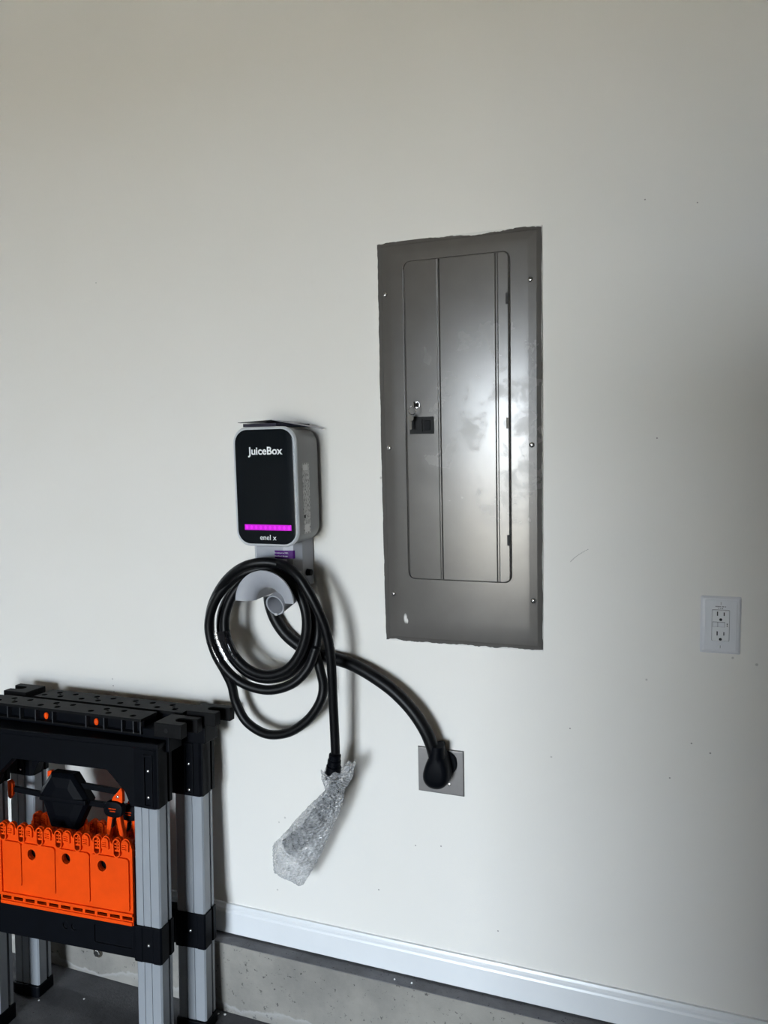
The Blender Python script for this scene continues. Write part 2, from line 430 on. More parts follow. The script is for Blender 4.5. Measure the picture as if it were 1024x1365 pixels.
# latch
bm = B(); lx0, lx1, lz0, lz1 = -.571, -.513, 1.5885, 1.6285
holed(bm, [(p[0]-E0.x, p[1]-E0.z) for p in rrect(lx0, lx1, lz0, lz1, .0015, 2)], [[(p[0]-E0.x, p[1]-E0.z) for p in rrect(-.541, -.520, 1.594, 1.623, .0015, 2)]], 'y', -.0125, -.0065, -.0085)
lat = link('latch', bm, 'latch_grey', door)
mbox('slide', 'black_plastic', lat, -.536-E0.x, -.521-E0.x, -.0115, -.0086, 1.597-E0.z, 1.620-E0.z, .0008)
# key lock
lc = atY(557.5, 540, -.01)
bm = B(); cyl(bm, L((lc.x, -.006, lc.z)), L((lc.x, -.0125, lc.z)), .0085, .0078, 24)
lk = link('lock', bm, 'screw_metal', door, smooth=40)
bm = B(); cyl(bm, L((lc.x, -.0125, lc.z)), L((lc.x, -.0145, lc.z)), .0052, .005, 18); link('cylinder', bm, 'dark_slot', lk, smooth=40)
# screws
for u, v in ((707.5, 373), (711.5, 801), (514, 393), (525, 791), (520, 597), (709.5, 593)):
    p = atY(u, v, -.007); bm = B()
    prof = [(.0062, .0), (.0060, -.0018), (.0045, -.0036), (.002, -.0042)]
    rings = [[Vector((r*math.cos(2*PI*k/16), y, r*math.sin(2*PI*k/16))) for k in range(16)] for r, y in prof]
    loft(bm, rings)
    s = link('screw', bm, 'screw_metal', ep, smooth=50); s.location = L((p.x, -.0055, p.z))
    bm = B(); box(bm, -.004, .004, -.0046, -.0036, -.0007, .0007); sl = link('slot', bm, 'dark_slot', s); sl.rotation_euler = (0, random.uniform(-1, 1), 0)
# the sheet metal bulges a little towards the middle
PXC, PHW = (PX0+PX1)/2, (PX1-PX0)/2
def bow(x, z=1.56): return .0030*max(0, 1-((x-PXC)/PHW)**2) + .0045*max(0, 1-((z-1.62)/.54)**2)
for o in ep.children_recursive:
    me = o.data
    if o.name.split('.')[0] in ('cover', 'door', 'door_rim'):
        bm = bmesh.new(); bm.from_mesh(me)
        for i in range(1, 26):
            bmesh.ops.bisect_plane(bm, geom=bm.verts[:]+bm.edges[:]+bm.faces[:], dist=1e-6, plane_co=(-PHW+2*PHW*i/26, 0, 0), plane_no=(1, 0, 0))
        for i in range(1, 32):
            bmesh.ops.bisect_plane(bm, geom=bm.verts[:]+bm.edges[:]+bm.faces[:], dist=1e-6, plane_co=(0, 0, .03*i), plane_no=(0, 0, 1))
        for v in bm.verts: v.co.y -= bow(v.co.x+PXC, v.co.z+PZ0)*min(1, abs(v.co.y)/.0022)
        bm.to_mesh(me); bm.free()
        for p in me.polygons: p.use_smooth = True
        me.set_sharp_from_angle(angle=math.radians(4))
    elif o.parent == ep: o.location.y -= bow(o.location.x+PXC, o.location.z+PZ0)
    else:
        if o.parent.name.split('.')[0] == 'door': o.location.y -= bow(sum(v.co.x for v in me.vertices)/len(me.vertices)+PXC, sum(v.co.z for v in me.vertices)/len(me.vertices)+PZ0)
# keys hanging from the lock
ky = thing('key_set', (lc.x, -.0145-bow(lc.x, lc.z), lc.z), 'small keys on a ring hanging from the panel lock above its latch', 'keys')
bm = B(); box(bm, -.0012, .0012, -.011, 0, -.004, .004)
box(bm, -.0015, .0015, -.024, -.011, -.007, .007); link('inserted_key', bm, 'brass_dark', ky, bevel=.001)
bm = B(); c = Vector((-.004, -.020, -.013)); tube(bm, [c + Vector((.009*math.cos(t), .002*math.sin(t), .010*math.sin(t))) for t in [2*PI*i/20 for i in range(21)]], .0008, 6)
link('key_ring', bm, 'screw_metal', ky, smooth=60)
bm = B()
prism(bm, circle(-.009, -.031, .0075, 14), 'y', -.019, -.021); prism(bm, [(-.0115, -.037), (-.0065, -.037), (-.0065, -.056), (-.009, -.058), (-.0115, -.055)], 'y', -.019, -.021)
link('hanging_key', bm, 'brass_dark', ky)

# ------------------------------------------------------------------ EV charger
CX, CZ0, CZ1 = -.8965, 1.3275, 1.614
FY = -.14
ch = thing('ev_charger', (CX, 0, 1.2), 'wall-mounted grey charger with glossy black face and glowing magenta light bar', 'charger')
C0 = ch.location.copy()
def rr(hw, z0, z1, r, y): return [Vector((p[0], y, p[1]-C0.z)) for p in rrect(-hw, hw, z0, z1, r, 8)]
bm = B()
loft(bm, [rr(.070, CZ0+.016, CZ1-.016, .03, -.012), rr(.0795, CZ0+.008, CZ1-.008, .034, -.014), rr(.0825, CZ0+.005, CZ1-.005, .036, -.022), rr(.0838, CZ0+.002, CZ1-.002, .037, -.125), rr(.0838, CZ0+.002, CZ1-.002, .037, -.1315)])
body = link('body', bm, 'box_grey', ch, smooth=35)
bm = B()
loft(bm, [rr(.0838, CZ0+.002, CZ1-.002, .037, -.1315), rr(.0848, CZ0, CZ1, .038, -.133), rr(.0848, CZ0, CZ1, .038, -.137), rr(.0815, CZ0+.003, CZ1-.003, .036, -.1405), rr(.0785, CZ0+.006, CZ1-.006, .033, -.1405)])
link('rim', bm, 'box_rim', ch, smooth=40)
bm = B()
loft(bm, [rr(.0785, CZ0+.006, CZ1-.006, .033, -.1395), rr(.0780, CZ0+.0065, CZ1-.0065, .0327, -.1412), rr(.076, CZ0+.0085, CZ1-.0085, .031, -.1416)])
face = link('faceplate', bm, 'face_black', ch, smooth=30)
def facep(u, v): p = atY(u, v, -.1417); return p - C0
def FM(p): return frame(p, (1, 0, 0), (0, 0, 1))
a, b_ = facep(330.5, 602), facep(376.5, 603)
text('lettering', 'JuiceBox', .02, 'print_white', face, FM(Vector(((a.x+b_.x)/2, -.1418, (a.z+b_.z)/2))), (b_-a).x, bold=.0004)
a, b_ = facep(347, 716), facep(368.5, 717)
text('brand_lettering', 'enel x', .01, 'print_white', face, FM(Vector(((a.x+b_.x)/2, -.1418, (a.z+b_.z)/2))), (b_-a).x, bold=0)
a, b_ = facep(326.5, 702.5), facep(388.5, 704)
zc = (a.z+b_.z)/2; n = 10
mbox('light_bar', 'led', face, a.x, b_.x, -.1421, -.1410, zc-.0068, zc+.0068, .0006)
for i in range(n):
    x = a.x + (b_.x-a.x)*(i+.5)/n
    bm = B(); prism(bm, circle(x, zc, .0034, 12, .0048), 'y', -.1419, -.1424); link('led', bm, 'led_hot', face)
# rating label on the right side
bm = B()
p0 = atY(403, 617, -.095)-C0; p1 = atY(408, 711, -.095)-C0
mbox('rating_label', 'label', ch, .0830, .0842, -.109, -.073, p1.z, p0.z)
mbox('label_mark', 'dark_slot', ch, .0842, .0845, -.108, -.099, p1.z+.038, p1.z+.046)
mbox('label_mark', 'print_white', ch, .0842, .0845, -.106, -.080, p1.z+.004, p1.z+.022)
mbox('label_mark', 'print_white', ch, .0842, .0845, -.107, -.082, p0.z-.018, p0.z-.004)
# bracket under the body
bm = B()
prof = [(-.079, -.004), (-.079, -.066), (-.066, -.080), (.010, -.080), (.034, -.074), (.050, -.055), (.056, -.004)]
rings = []
for z in (1.215, 1.345): rings.append([Vector((p[0], p[1], z-C0.z)) for p in prof])
loft(bm, rings)
br = link('mount_bracket', bm, 'hook_grey', ch, bevel=.003)
bm = B(); cyl(bm, Vector((.054, -.040, 1.250-C0.z)), Vector((.066, -.040, 1.250-C0.z)), .009, .008, 16)
link('lock_knob', bm, 'black_plastic', br, smooth=40)
a = atY(366, 733, -.081)-C0; b_ = atY(393, 743, -.074)-C0
bm = B()
for st in range(1):
    pts = [(a.x, -.0808), (.010, -.0808), (.0335, -.0752), (.0375, -.0715)]
    top, bot = a.z-.001, a.z-.0215
    rows = [[bm.verts.new(Vector((p[0], p[1], z))) for p in pts] for z in (bot, top)]
    for i in range(3): bm.faces.new((rows[0][i], rows[0][i+1], rows[1][i+1], rows[1][i]))
sk = link('sticker', bm, 'purple', br)
mx = frame(Vector(((a.x+.010)/2+.006, -.0810, (top+bot)/2+.004)), (1, 0, 0), (0, 0, 1))
text('sticker_print', 'To connect to WiFi,', .004, 'print_white', br, mx, .040, .0001)
mx = frame(Vector(((a.x+.010)/2+.006, -.0810, (top+bot)/2-.004)), (1, 0, 0), (0, 0, 1))
text('sticker_print', 'download the app', .004, 'print_white', br, mx, .036, .0001)
mbox('paper_tag', 'print_white', br, -.005, .020, -.0814, -.0806, bot-.016, bot-.001)
# cable saddle: half trumpet flange
def trumpet(profile, a0, a1, n, cx, cz, thick):
    bm = B(); R = []
    for i in range(n+1):
        t = a0+(a1-a0)*i/n; e = 1
        ring = []
        pr = [(r, y) for r, y in profile]; back = [(r-dr, y+dy) for (r, y), (dr, dy) in zip(profile, thick)]
        for r, y in pr + back[::-1]: ring.append(Vector((cx+r*math.cos(t), y, cz+r*math.sin(t))))
        R.append(ring)
    loft(bm, R); return bm
hc = atY(353, 806, -.15)-C0
prof = [(.034, -.127), (.034, -.129), (.0365, -.134), (.042, -.141), (.055, -.149), (.070, -.153), (.0795, -.153)]
th_ = [(-.003, .0)]*2 + [(-.003, .002), (-.003, .003), (-.002, .004), (0, .004), (0, .004)]
bm = trumpet([(r, y) for r, y in prof], math.radians(2), math.radians(178), 28, hc.x, hc.z+.004, [(-d[0]*0, d[1]+.001) if i > 3 else (d[0], d[1]) for i, d in enumerate(th_)])
link('cable_saddle', bm, 'hook_grey', ch, smooth=45)
# neck that joins the saddle to the bracket
bm = B(); ts = [PI*i/14 for i in range(15)]
pts = [(hc.x+.054*math.cos(t), hc.z+.006+.054*math.sin(t)) for t in ts] + [(hc.x+.034*math.cos(t), hc.z+.006+.034*math.sin(t)) for t in ts[::-1]]
loft(bm, [[Vector((p[0], y, p[1])) for p in pts] for y in (-.128, -.006)])
link('saddle_neck', bm, 'hook_grey', ch, smooth=45)
# holster tube for the connector
h0 = atY(366.5, 807, -.150)-C0; h1 = h0 + Vector((.012, .085, .022))
ax = (h1-h0).normalized(); e1 = ax.orthogonal().normalized(); e2 = ax.cross(e1)
def hr(c, r): return [c + r*(math.cos(2*PI*k/24)*e1+math.sin(2*PI*k/24)*e2) for k in range(24)]
bm = B(); loft(bm, [hr(h1, .0255), hr(h0+ax*.004, .0262), hr(h0, .0258), hr(h0, .0222), hr(h0+ax*.003, .0215), hr(h0+ax*.055, .0205)], True, True)
ho = link('holster', bm, 'hook_grey', ch, smooth=40)
bm = B(); loft(bm, [hr(h0+ax*.054, .0203), hr(h0+ax*.0545, .0203)]); link('holster_socket', bm, 'box_grey', ho)
bm = B(); box(bm, -.004, .004, 0, .03, -.003, .003)
for v in bm.verts: v.co += h0 + Vector((.0, .003, -.0225))
link('latch_tab', bm, 'box_rim', ho, bevel=.001)

# booklet lying on the charger
bk = thing('booklet', (CX, -.08, CZ1), 'thin folded instruction booklet lying on top of the charger', 'booklet')
K0 = bk.location.copy()
def sheet(pts, t):
    bm = B(); a = [bm.verts.new(Vector(p)-K0) for p in pts]; c = [bm.verts.new(Vector(p)-K0+Vector((0, 0, t))) for p in pts]; k = len(pts)
    bm.faces.new(a[::-1]); bm.faces.new(c)
    for i in range(k): bm.faces.new((a[i], a[(i+1) % k], c[(i+1) % k], c[i]))
    return bm
link('cover_sheet', sheet([(-.958, -.128, 1.6145), (-.866, -.132, 1.6145), (-.828, -.03, 1.6125), (-.935, -.02, 1.6125)], .0075), 'booklet_dark', bk)
link('page_sheet', sheet([(-.968, -.135, 1.6245), (-.874, -.138, 1.6285), (-.868, -.020, 1.624), (-.96, -.02, 1.622)], .0012), 'booklet_dark', bk)
link('back_sheet', sheet([(-.874, -.138, 1.6285), (-.798, -.020, 1.606), (-.800, -.006, 1.608), (-.868, -.016, 1.625)], .0012), 'booklet_grey', bk)

# ------------------------------------------------------------------ charging cable, coiled on the saddle
def cp(X, Y, y): return atY(260+X/4.6545, 720+Y/4.6545, y)
cc = thing('charging_cable', (CX, -.1, .95), 'long black charging cable coiled on the charger saddle with one loop below', 'cable')
cc_pts = [  # from the bracket, round the saddle, down to the lower loop, and off to the connector
    (560, 215, -.040), (430, 238, -.052), (265, 290, -.062), (178, 420, -.070), (165, 570, -.080), (225, 720, -.080), (330, 825, -.080), (455, 862, -.080),
    (590, 825, -.078), (680, 715, -.076), (718, 565, -.075), (700, 400, -.076), (630, 275, -.076), (540, 222, -.076), (440, 208, -.078),
    (330, 240, -.092), (235, 340, -.103), (186, 480, -.110), (196, 610, -.113), (240, 710, -.115), (330, 800, -.116), (450, 838, -.116), (570, 802, -.114),
    (652, 700, -.112), (692, 555, -.110), (676, 405, -.110), (605, 270, -.104), (510, 200, -.100), (420, 176, -.102),
    (260, 225, -.114), (140, 350, -.122), (88, 500, -.122), (105, 640, -.120), (170, 775, -.116), (290, 885, -.110), (450, 930, -.104), (600, 893, -.096),
    (700, 795, -.086), (752, 660, -.078)]
loop2 = [(752, 660, -.078), (765, 560, -.072), (745, 420, -.076), (680, 270, -.088), (590, 180, -.108), (450, 138, -.126), (300, 165, -.134), (180, 265, -.124), (105, 410, -.112), (92, 560, -.098), (125, 700, -.086),
    (185, 810, -.074), (228, 900, -.066), (252, 1000, -.062), (310, 1115, -.062), (400, 1185, -.064), (490, 1208, -.066), (600, 1185, -.066), (710, 1105, -.064), (780, 995, -.060), (796, 900, -.056), (775, 800, -.057), (745, 690, -.057), (722, 600, -.058), (700, 500, -.056)]
def smooth_path(pts, per): return spline([cp(*p) for p in pts], per)
bm = B(); tube(bm, [p-cc.location for p in smooth_path(cc_pts, 6)], .0121, 12); link('coil', bm, 'cable', cc, smooth=180)
bm = B(); tube(bm, [p-cc.location for p in smooth_path(loop2, 6)], .0121, 12); link('coil', bm, 'cable', cc, smooth=180)
drop = [(480, 138, -.108), (560, 160, -.128), (640, 225, -.138), (705, 325, -.138), (765, 440, -.134), (812, 560, -.128), (840, 700, -.122), (850, 850, -.116), (857, 1000, -.110), (866, 1180, -.104), (872, 1325, -.100)]
bm = B(); tube(bm, [p-cc.location for p in smooth_path(drop, 6)], .0116, 12); link('hanging_run', bm, 'cable', cc, smooth=180)
# tape round the strands
def band(path, half, half2, n=20):
    P = spline([cp(*p) for p in path], 5); rings = []
    for i, p in enumerate(P):
        t = (P[min(i+1, len(P)-1)]-P[max(i-1, 0)]).normalized(); yv = Vector((0, -1, 0)); s = t.cross(yv).normalized()
        rings.append([p - cc.location + s*half*math.copysign(abs(math.cos(2*PI*k/n))**.6, math.cos(2*PI*k/n))*(1+.02*math.sin(7*i)) + yv*half2*math.copysign(abs(math.sin(2*PI*k/n))**.6, math.sin(2*PI*k/n)) for k in range(n)])
    b2 = B(); loft(b2, rings, False, False); return b2
tp = None
for pth, r in (([(90, 560, -.119), (98, 610, -.119), (105, 640, -.1195), (135, 710, -.118), (158, 752, -.117)], .0124), ([(190, 560, -.1115), (196, 610, -.113), (240, 710, -.115), (262, 738, -.1152)], .0122)):
    bm = B(); tube(bm, [p-cc.location for p in smooth_path(pth, 6)], r, 14, False); o = link('tape', bm, 'tape', cc, smooth=180)
bm = B(); rows = []
for (a, b_) in (((112, 575), (180, 565)), ((122, 620), (186, 610)), ((142, 670), (205, 660)), ((165, 715), (232, 712)), ((180, 745), (252, 738))):
    rows.append([bm.verts.new(cp(a[0]+(b_[0]-a[0])*k/4, a[1]+(b_[1]-a[1])*k/4, -.127+.004*math.sin(PI*k/4))-cc.location) for k in range(5)])
for i in range(4):
    for k in range(4): bm.faces.new((rows[i][k], rows[i][k+1], rows[i+1][k+1], rows[i+1][k]))
link('tape_film', bm, 'tape', cc, smooth=180)
# strain relief of the connector
def wp(X, Y, y): return atY(350+X/3.531, 980+Y/3.531, y)
top = wp(342, 88, -.100); bot = wp(330, 200, -.098); bm = B(); ax = bot-top
prof = [(0, .0125), (.04, .0150), (.18, .0150), (.2, .0140), (.24, .0140), (.26, .0165), (.42, .0168), (.44, .0150), (.49, .0150), (.51, .0185), (.72, .0190), (.74, .0170), (.8, .0170), (.82, .0205), (1, .0205)]
tube(bm, [top + ax*t - cc.location for t, r in prof], [r for t, r in prof], 18); link('strain_relief', bm, 'black_plastic', cc, smooth=35)
# handle and nose of the connector, inside the wrap
path = [wp(335, 195, -.098), wp(343, 250, -.096), wp(290, 340, -.091), wp(245, 405, -.087), wp(205, 460, -.084)]
bm = B(); tube(bm, [p-cc.location for p in spline(path, 5)], [.0155 + (.005 if i > 9 else 0) for i in range(21)], 16); link('connector_grip', bm, 'black_plastic', cc, smooth=50)
a, b_ = wp(205, 462, -.084), wp(128, 522, -.082)
bm = B(); tube(bm, [a-cc.location, a + (b_-a)*.15-cc.location, b_-cc.location], [.021, .0235, .0235], 20); link('connector_nose', bm, 'face_black', cc, smooth=40)

# bubble wrap bag round the connector
prs = [((292, 176), (425, 172)), ((290, 205), (418, 200)), ((294, 232), (405, 226)), ((298, 255), (388, 252)), ((272, 285), (380, 288)), ((215, 340), (364, 335)), ((160, 400), (345, 395)),
       ((112, 452), (320, 455)), ((57, 516), (294, 508)), ((57, 572), (268, 565)), ((66, 632), (242, 620)), ((118, 670), (216, 658)), ((174, 704), (190, 702))]
wy = [-.098, -.098, -.097, -.096, -.094, -.091, -.088, -.085, -.082, -.081, -.080, -.080, -.080]
Lf = spline([wp(*p[0], y) for p, y in zip(prs, wy)], 14); Rt = spline([wp(*p[1], y) for p, y in zip(prs, wy)], 14)
wr = thing('bubble_wrap', (wp(200, 450, -.09).x, -.09, .42), 'crumpled clear bubble wrap bag around the hanging cable connector', 'bubble wrap')
bm = B(); rings = []; NN = 110
for i, (a, b_) in enumerate(zip(Lf, Rt)):
    c = (a+b_)/2; s = (b_-a); hw = s.length/2; s.normalize(); k = i/(len(Lf)-1)
    th2 = min(.034, hw*(.75 if k < .3 else .62))*(1 if k > .05 else .8)
    if k > .8: th2 = min(th2, .034*(1-k)/.2 + .004)
    yv = Vector((0, -1, 0)); ring = []
    for j in range(NN):
        t = 2*PI*j/NN
        p = c + s*hw*math.cos(t) + yv*th2*math.sin(t)
        nrm = (s*math.cos(t)*th2 + yv*hw*math.sin(t)).normalized()
        f = noise.noise(p*38)*.0045 + noise.noise(p*95+Vector((5, 2, 1)))*.0026
        # bubbles on a staggered lattice
        bu = i/3.2; rowi = math.floor(bu); bv = j/5.5 + (.5 if rowi % 2 else 0)
        du = bu-rowi-.5; dv = bv-math.floor(bv)-.5
        d = math.sqrt(du*du+dv*dv)
        f += .0030*math.sqrt(max(0, 1-(d/.46)**2)) if d < .46 else 0
        ring.append(p + nrm*f - wr.location)
    rings.append(ring)
loft(bm, rings, False, True); link('wrap_sheet', bm, 'wrap', wr, smooth=55)
# torn collar at the neck of the wrap, and the folded seam
bm = B(); R0 = []
for dz, k in ((0, 1.0), (.012, 1.12), (.02, 1.18)):
    R0.append([(rings[0][j] - sum(rings[0], Vector())/NN)*k + sum(rings[0], Vector())/NN + Vector((0, 0, dz*(.3+.9*max(0, math.cos(2*PI*j/NN))+.25*math.sin(9*2*PI*j/NN)))) for j in range(0, NN, 2)])
loft(bm, R0, False, False); link('neck_flap', bm, 'wrap', wr, smooth=60)

# ------------------------------------------------------------------ wall receptacle with plug
op = thing('range_outlet', (-.5124, 0, .7026), 'square brushed steel cover plate with a black round receptacle behind the plug', 'outlet')
O0 = op.location.copy(); w2 = .0583; hh = .1146
bm = B(); loft(bm, [[Vector((x, y, z)) for x, z in ((-w2+e, e), (w2-e, e), (w2-e, hh-e), (-w2+e, hh-e))] for e, y in ((0, 0), (0, -.0030), (.0018, -.0048), (.003, -.005))])
link('cover_plate', bm, 'steel_plate', op)
rc = atY(595, 1016, -.006)-O0
bm = B(); loft(bm, [[Vector((rc.x+r*math.cos(PI/12*k)*(1 if abs(math.cos(PI/12*k)) < .93 else .95), y, rc.z+r*math.sin(PI/12*k))) for k in range(24)] for r, y in ((.0290, -.004), (.0290, -.0115), (.0270, -.013))])
link('receptacle', bm, 'black_plastic', op)
for u, v in ((600, 1014), (599, 1046)):
    p = atY(u, v, -.0055)-O0
    if v == 1014: p.y = -.013
    else: p.y = -.005
    bm = B(); tube(bm, [p, p+Vector((0, -.0012, 0)), p+Vector((0, -.002, 0))], [.0042, .0040, .002], 14); link('screw', bm, 'rivet', op, smooth=50)
pc = thing('power_cord', (-.513, -.03, .77), 'thick black power cord curving from the charger to its round plug in the steel plate', 'cord')
pts = [(462, 350, -.024), (470, 410, -.024), (505, 500, -.024), (565, 585, -.023), (650, 655, -.022), (740, 700, -.022), (840, 728, -.026), (960, 765, -.034)]
P = [cp(*p) for p in pts] + [atY(u, v, y) for u, v, y in ((492, 898, -.040), (522, 919, -.045), (547, 944, -.049), (565, 970, -.050), (575, 992, -.048), (580, 1010, -.044))]
bm = B(); tube(bm, [p-pc.location for p in spline(P, 6)], .0158, 16); link('cord', bm, 'cable', pc, smooth=180)
ol = [(806, 52), (788, 92), (770, 130), (757, 175), (760, 210), (778, 236), (805, 250), (840, 252), (866, 236), (878, 205), (876, 160), (864, 118), (846, 84), (842, 52)]
rings = []
for y, k in ((-.0125, .97), (-.016, 1.0), (-.044, 1.0), (-.054, .94), (-.060, .78), (-.063, .5)):
    q = [wp(X, Y, -.045) for X, Y in ol]; c = sum(q, Vector())/len(q)
    sp = spline(q, 3, True)
    rings.append([Vector((c.x+(p.x-c.x)*k, y, c.z+(p.z-c.z)*k))-pc.location for p in sp])
bm = B(); loft(bm, rings); link('plug', bm, 'black_plastic', pc, smooth=40)
bm = B(); a = wp(822, 45, -.047); c = wp(820, 100, -.044)
tube(bm, [a-pc.location, a+(c-a)*.3-pc.location, c-pc.location], [.0172, .0185, .021], 16); link('plug_collar', bm, 'black_plastic', pc, smooth=50)

# ------------------------------------------------------------------ GFCI outlet
gf = thing('gfci_outlet', (.1124, 0, 1.1062), 'white rectangular wall outlet with two sockets and test buttons', 'outlet')
gw, gh = .0397, .1238

bm = B(); rg = []
for e, y in ((0, 0), (0, -.002), (.004, -.0052), (.0075, -.0058), (.0085, -.0064)): rg.append([Vector((p[0], y, p[1])) for p in rrect(-gw+e, gw-e, e, gh-e, .003, 3)])
loft(bm, rg); pl = link('wall_plate', bm, 'gfci_white', gf)
fz0, fz1, fx = .0287, .0952, .0168
bm = B(); rg = [[Vector((p[0], y, p[1])) for p in rrect(-fx-e, fx+e, fz0-e, fz1+e, .002, 2)] for e, y in ((.0007, -.0063), (.0007, -.0066))]
loft(bm, rg); link('gap_line', bm, 'print_grey', gf)
bm = B(); rg = [[Vector((p[0], y, p[1])) for p in rrect(-fx+e, fx-e, fz0+e, fz1-e, .002, 2)] for e, y in ((0, -.006), (0, -.0085), (.0008, -.0092))]
loft(bm, rg); dv = link('receptacle_face', bm, 'gfci_face', gf)
for zc in (.0785, .0360):
    mbox('slot', 'dark_slot', dv, -.0078, -.0054, -.0094, -.009, zc+.0045, zc+.0135)
    mbox('slot', 'dark_slot', dv, .0054, .0076, -.0094, -.009, zc+.0050, zc+.0125)
    bm = B(); prism(bm, circle(0, zc-.0035, .0031, 14), 'y', -.009, -.0094); link('ground_hole', bm, 'dark_slot', dv)
mbox('button_bed', 'print_grey', dv, -.0155, .0085, -.0095, -.009, .0590, .0700)
mbox('button', 'gfci_white', dv, -.0150, -.0062, -.0112, -.009, .0596, .0694, .0006)
mbox('button', 'gfci_white', dv, -.0054, .0080, -.0112, -.009, .0596, .0694, .0006)
for z in (.0620, .0660):
    bm = B(); prism(bm, circle(.0128, z, .0013, 10), 'y', -.009, -.0096); link('indicator', bm, 'dark_slot', dv)
for z in (.0155, .1095):
    bm = B(); prism(bm, circle(0, z, .0032, 14), 'y', -.0062, -.0072); s = link('screw', bm, 'gfci_face', gf)
    bm = B(); box(bm, -.0005, .0005, -.0075, -.0071, z-.003, z+.003); link('screw_slot', bm, 'print_grey', s)
for z, w in ((.1025, .0105), (.0985, .005)):
    for i in range(int(w*2/.0016)):
        if random.random() < .8: mbox('printed_mark', 'print_grey', pl, -w+i*.0016, -w+i*.0016+.0011, -.0067, -.0064, z-.0011, z+.0011)

# ------------------------------------------------------------------ folding work stand leaning on the wall
TH, LEAN = math.radians(4), math.radians(3.2)
Ud = Vector((math.cos(TH), math.sin(TH), 0)); Nh = Vector((math.sin(TH), -math.cos(TH), 0))
Wd = math.cos(LEAN)*Vector((0, 0, 1)) - math.sin(LEAN)*Nh; Nd = math.cos(LEAN)*Nh + math.sin(LEAN)*Vector((0, 0, 1))
SO = Vector((-1.2, -.145, 0)) - Ud*.24
def sw(u, v, d):
    """photo pixel on the stand's plane that lies d in front of its rear legs -> local x, z"""
    r = ray(u, v); t = (SO + Nd*d - CPOS).dot(Nd)/r.dot(Nd); P = CPOS + r*t - SO
    return P.dot(Ud), P.dot(Wd)
sh = thing('folding_work_stand', SO, 'folded black and grey work stand with orange trays leaning on the wall', 'work stand', (-LEAN, 0, TH))
RL, FL = ((.220, .304), (-.318, -.234)), ((.183, .255), (-.323, -.251))
FV, RV = -.130, 0.0       # local y of the front faces of the front and rear legs
def leg_profile(w, yf):
    h = w/2; g = .0016
    fr = [(-h+.004, 0)]
    for c in (-h*.32, h*.26): fr += [(c-g, 0), (c-g, .0022), (c+g, .0022), (c+g, 0)]
    fr += [(h-.004, 0), (h, .004), (h, .032), (h-.009, .034), (h-.009, .040), (h-.001, .041), (h-.001, .052)]
    bk_ = [(-h+.001, .052), (-h+.001, .041), (-h+.009, .040), (-h+.009, .034), (-h, .032), (-h, .004)]
    return fr + bk_
def rivet(parent, x, y, z, r=.0042):
    bm = B(); rg = [[Vector((x+q*math.cos(2*PI*k/12), y-d, z+q*math.sin(2*PI*k/12))) for k in range(12)] for q, d in ((r, -.001), (r*.95, .0012), (r*.55, .0024))]
    loft(bm, rg); return link('rivet', bm, 'rivet', parent, smooth=60)
sides = (('front', FL, FV, .267, .359, .667, .832, -.008), ('rear', RL, RV, .236, .330, .652, .822, .003))
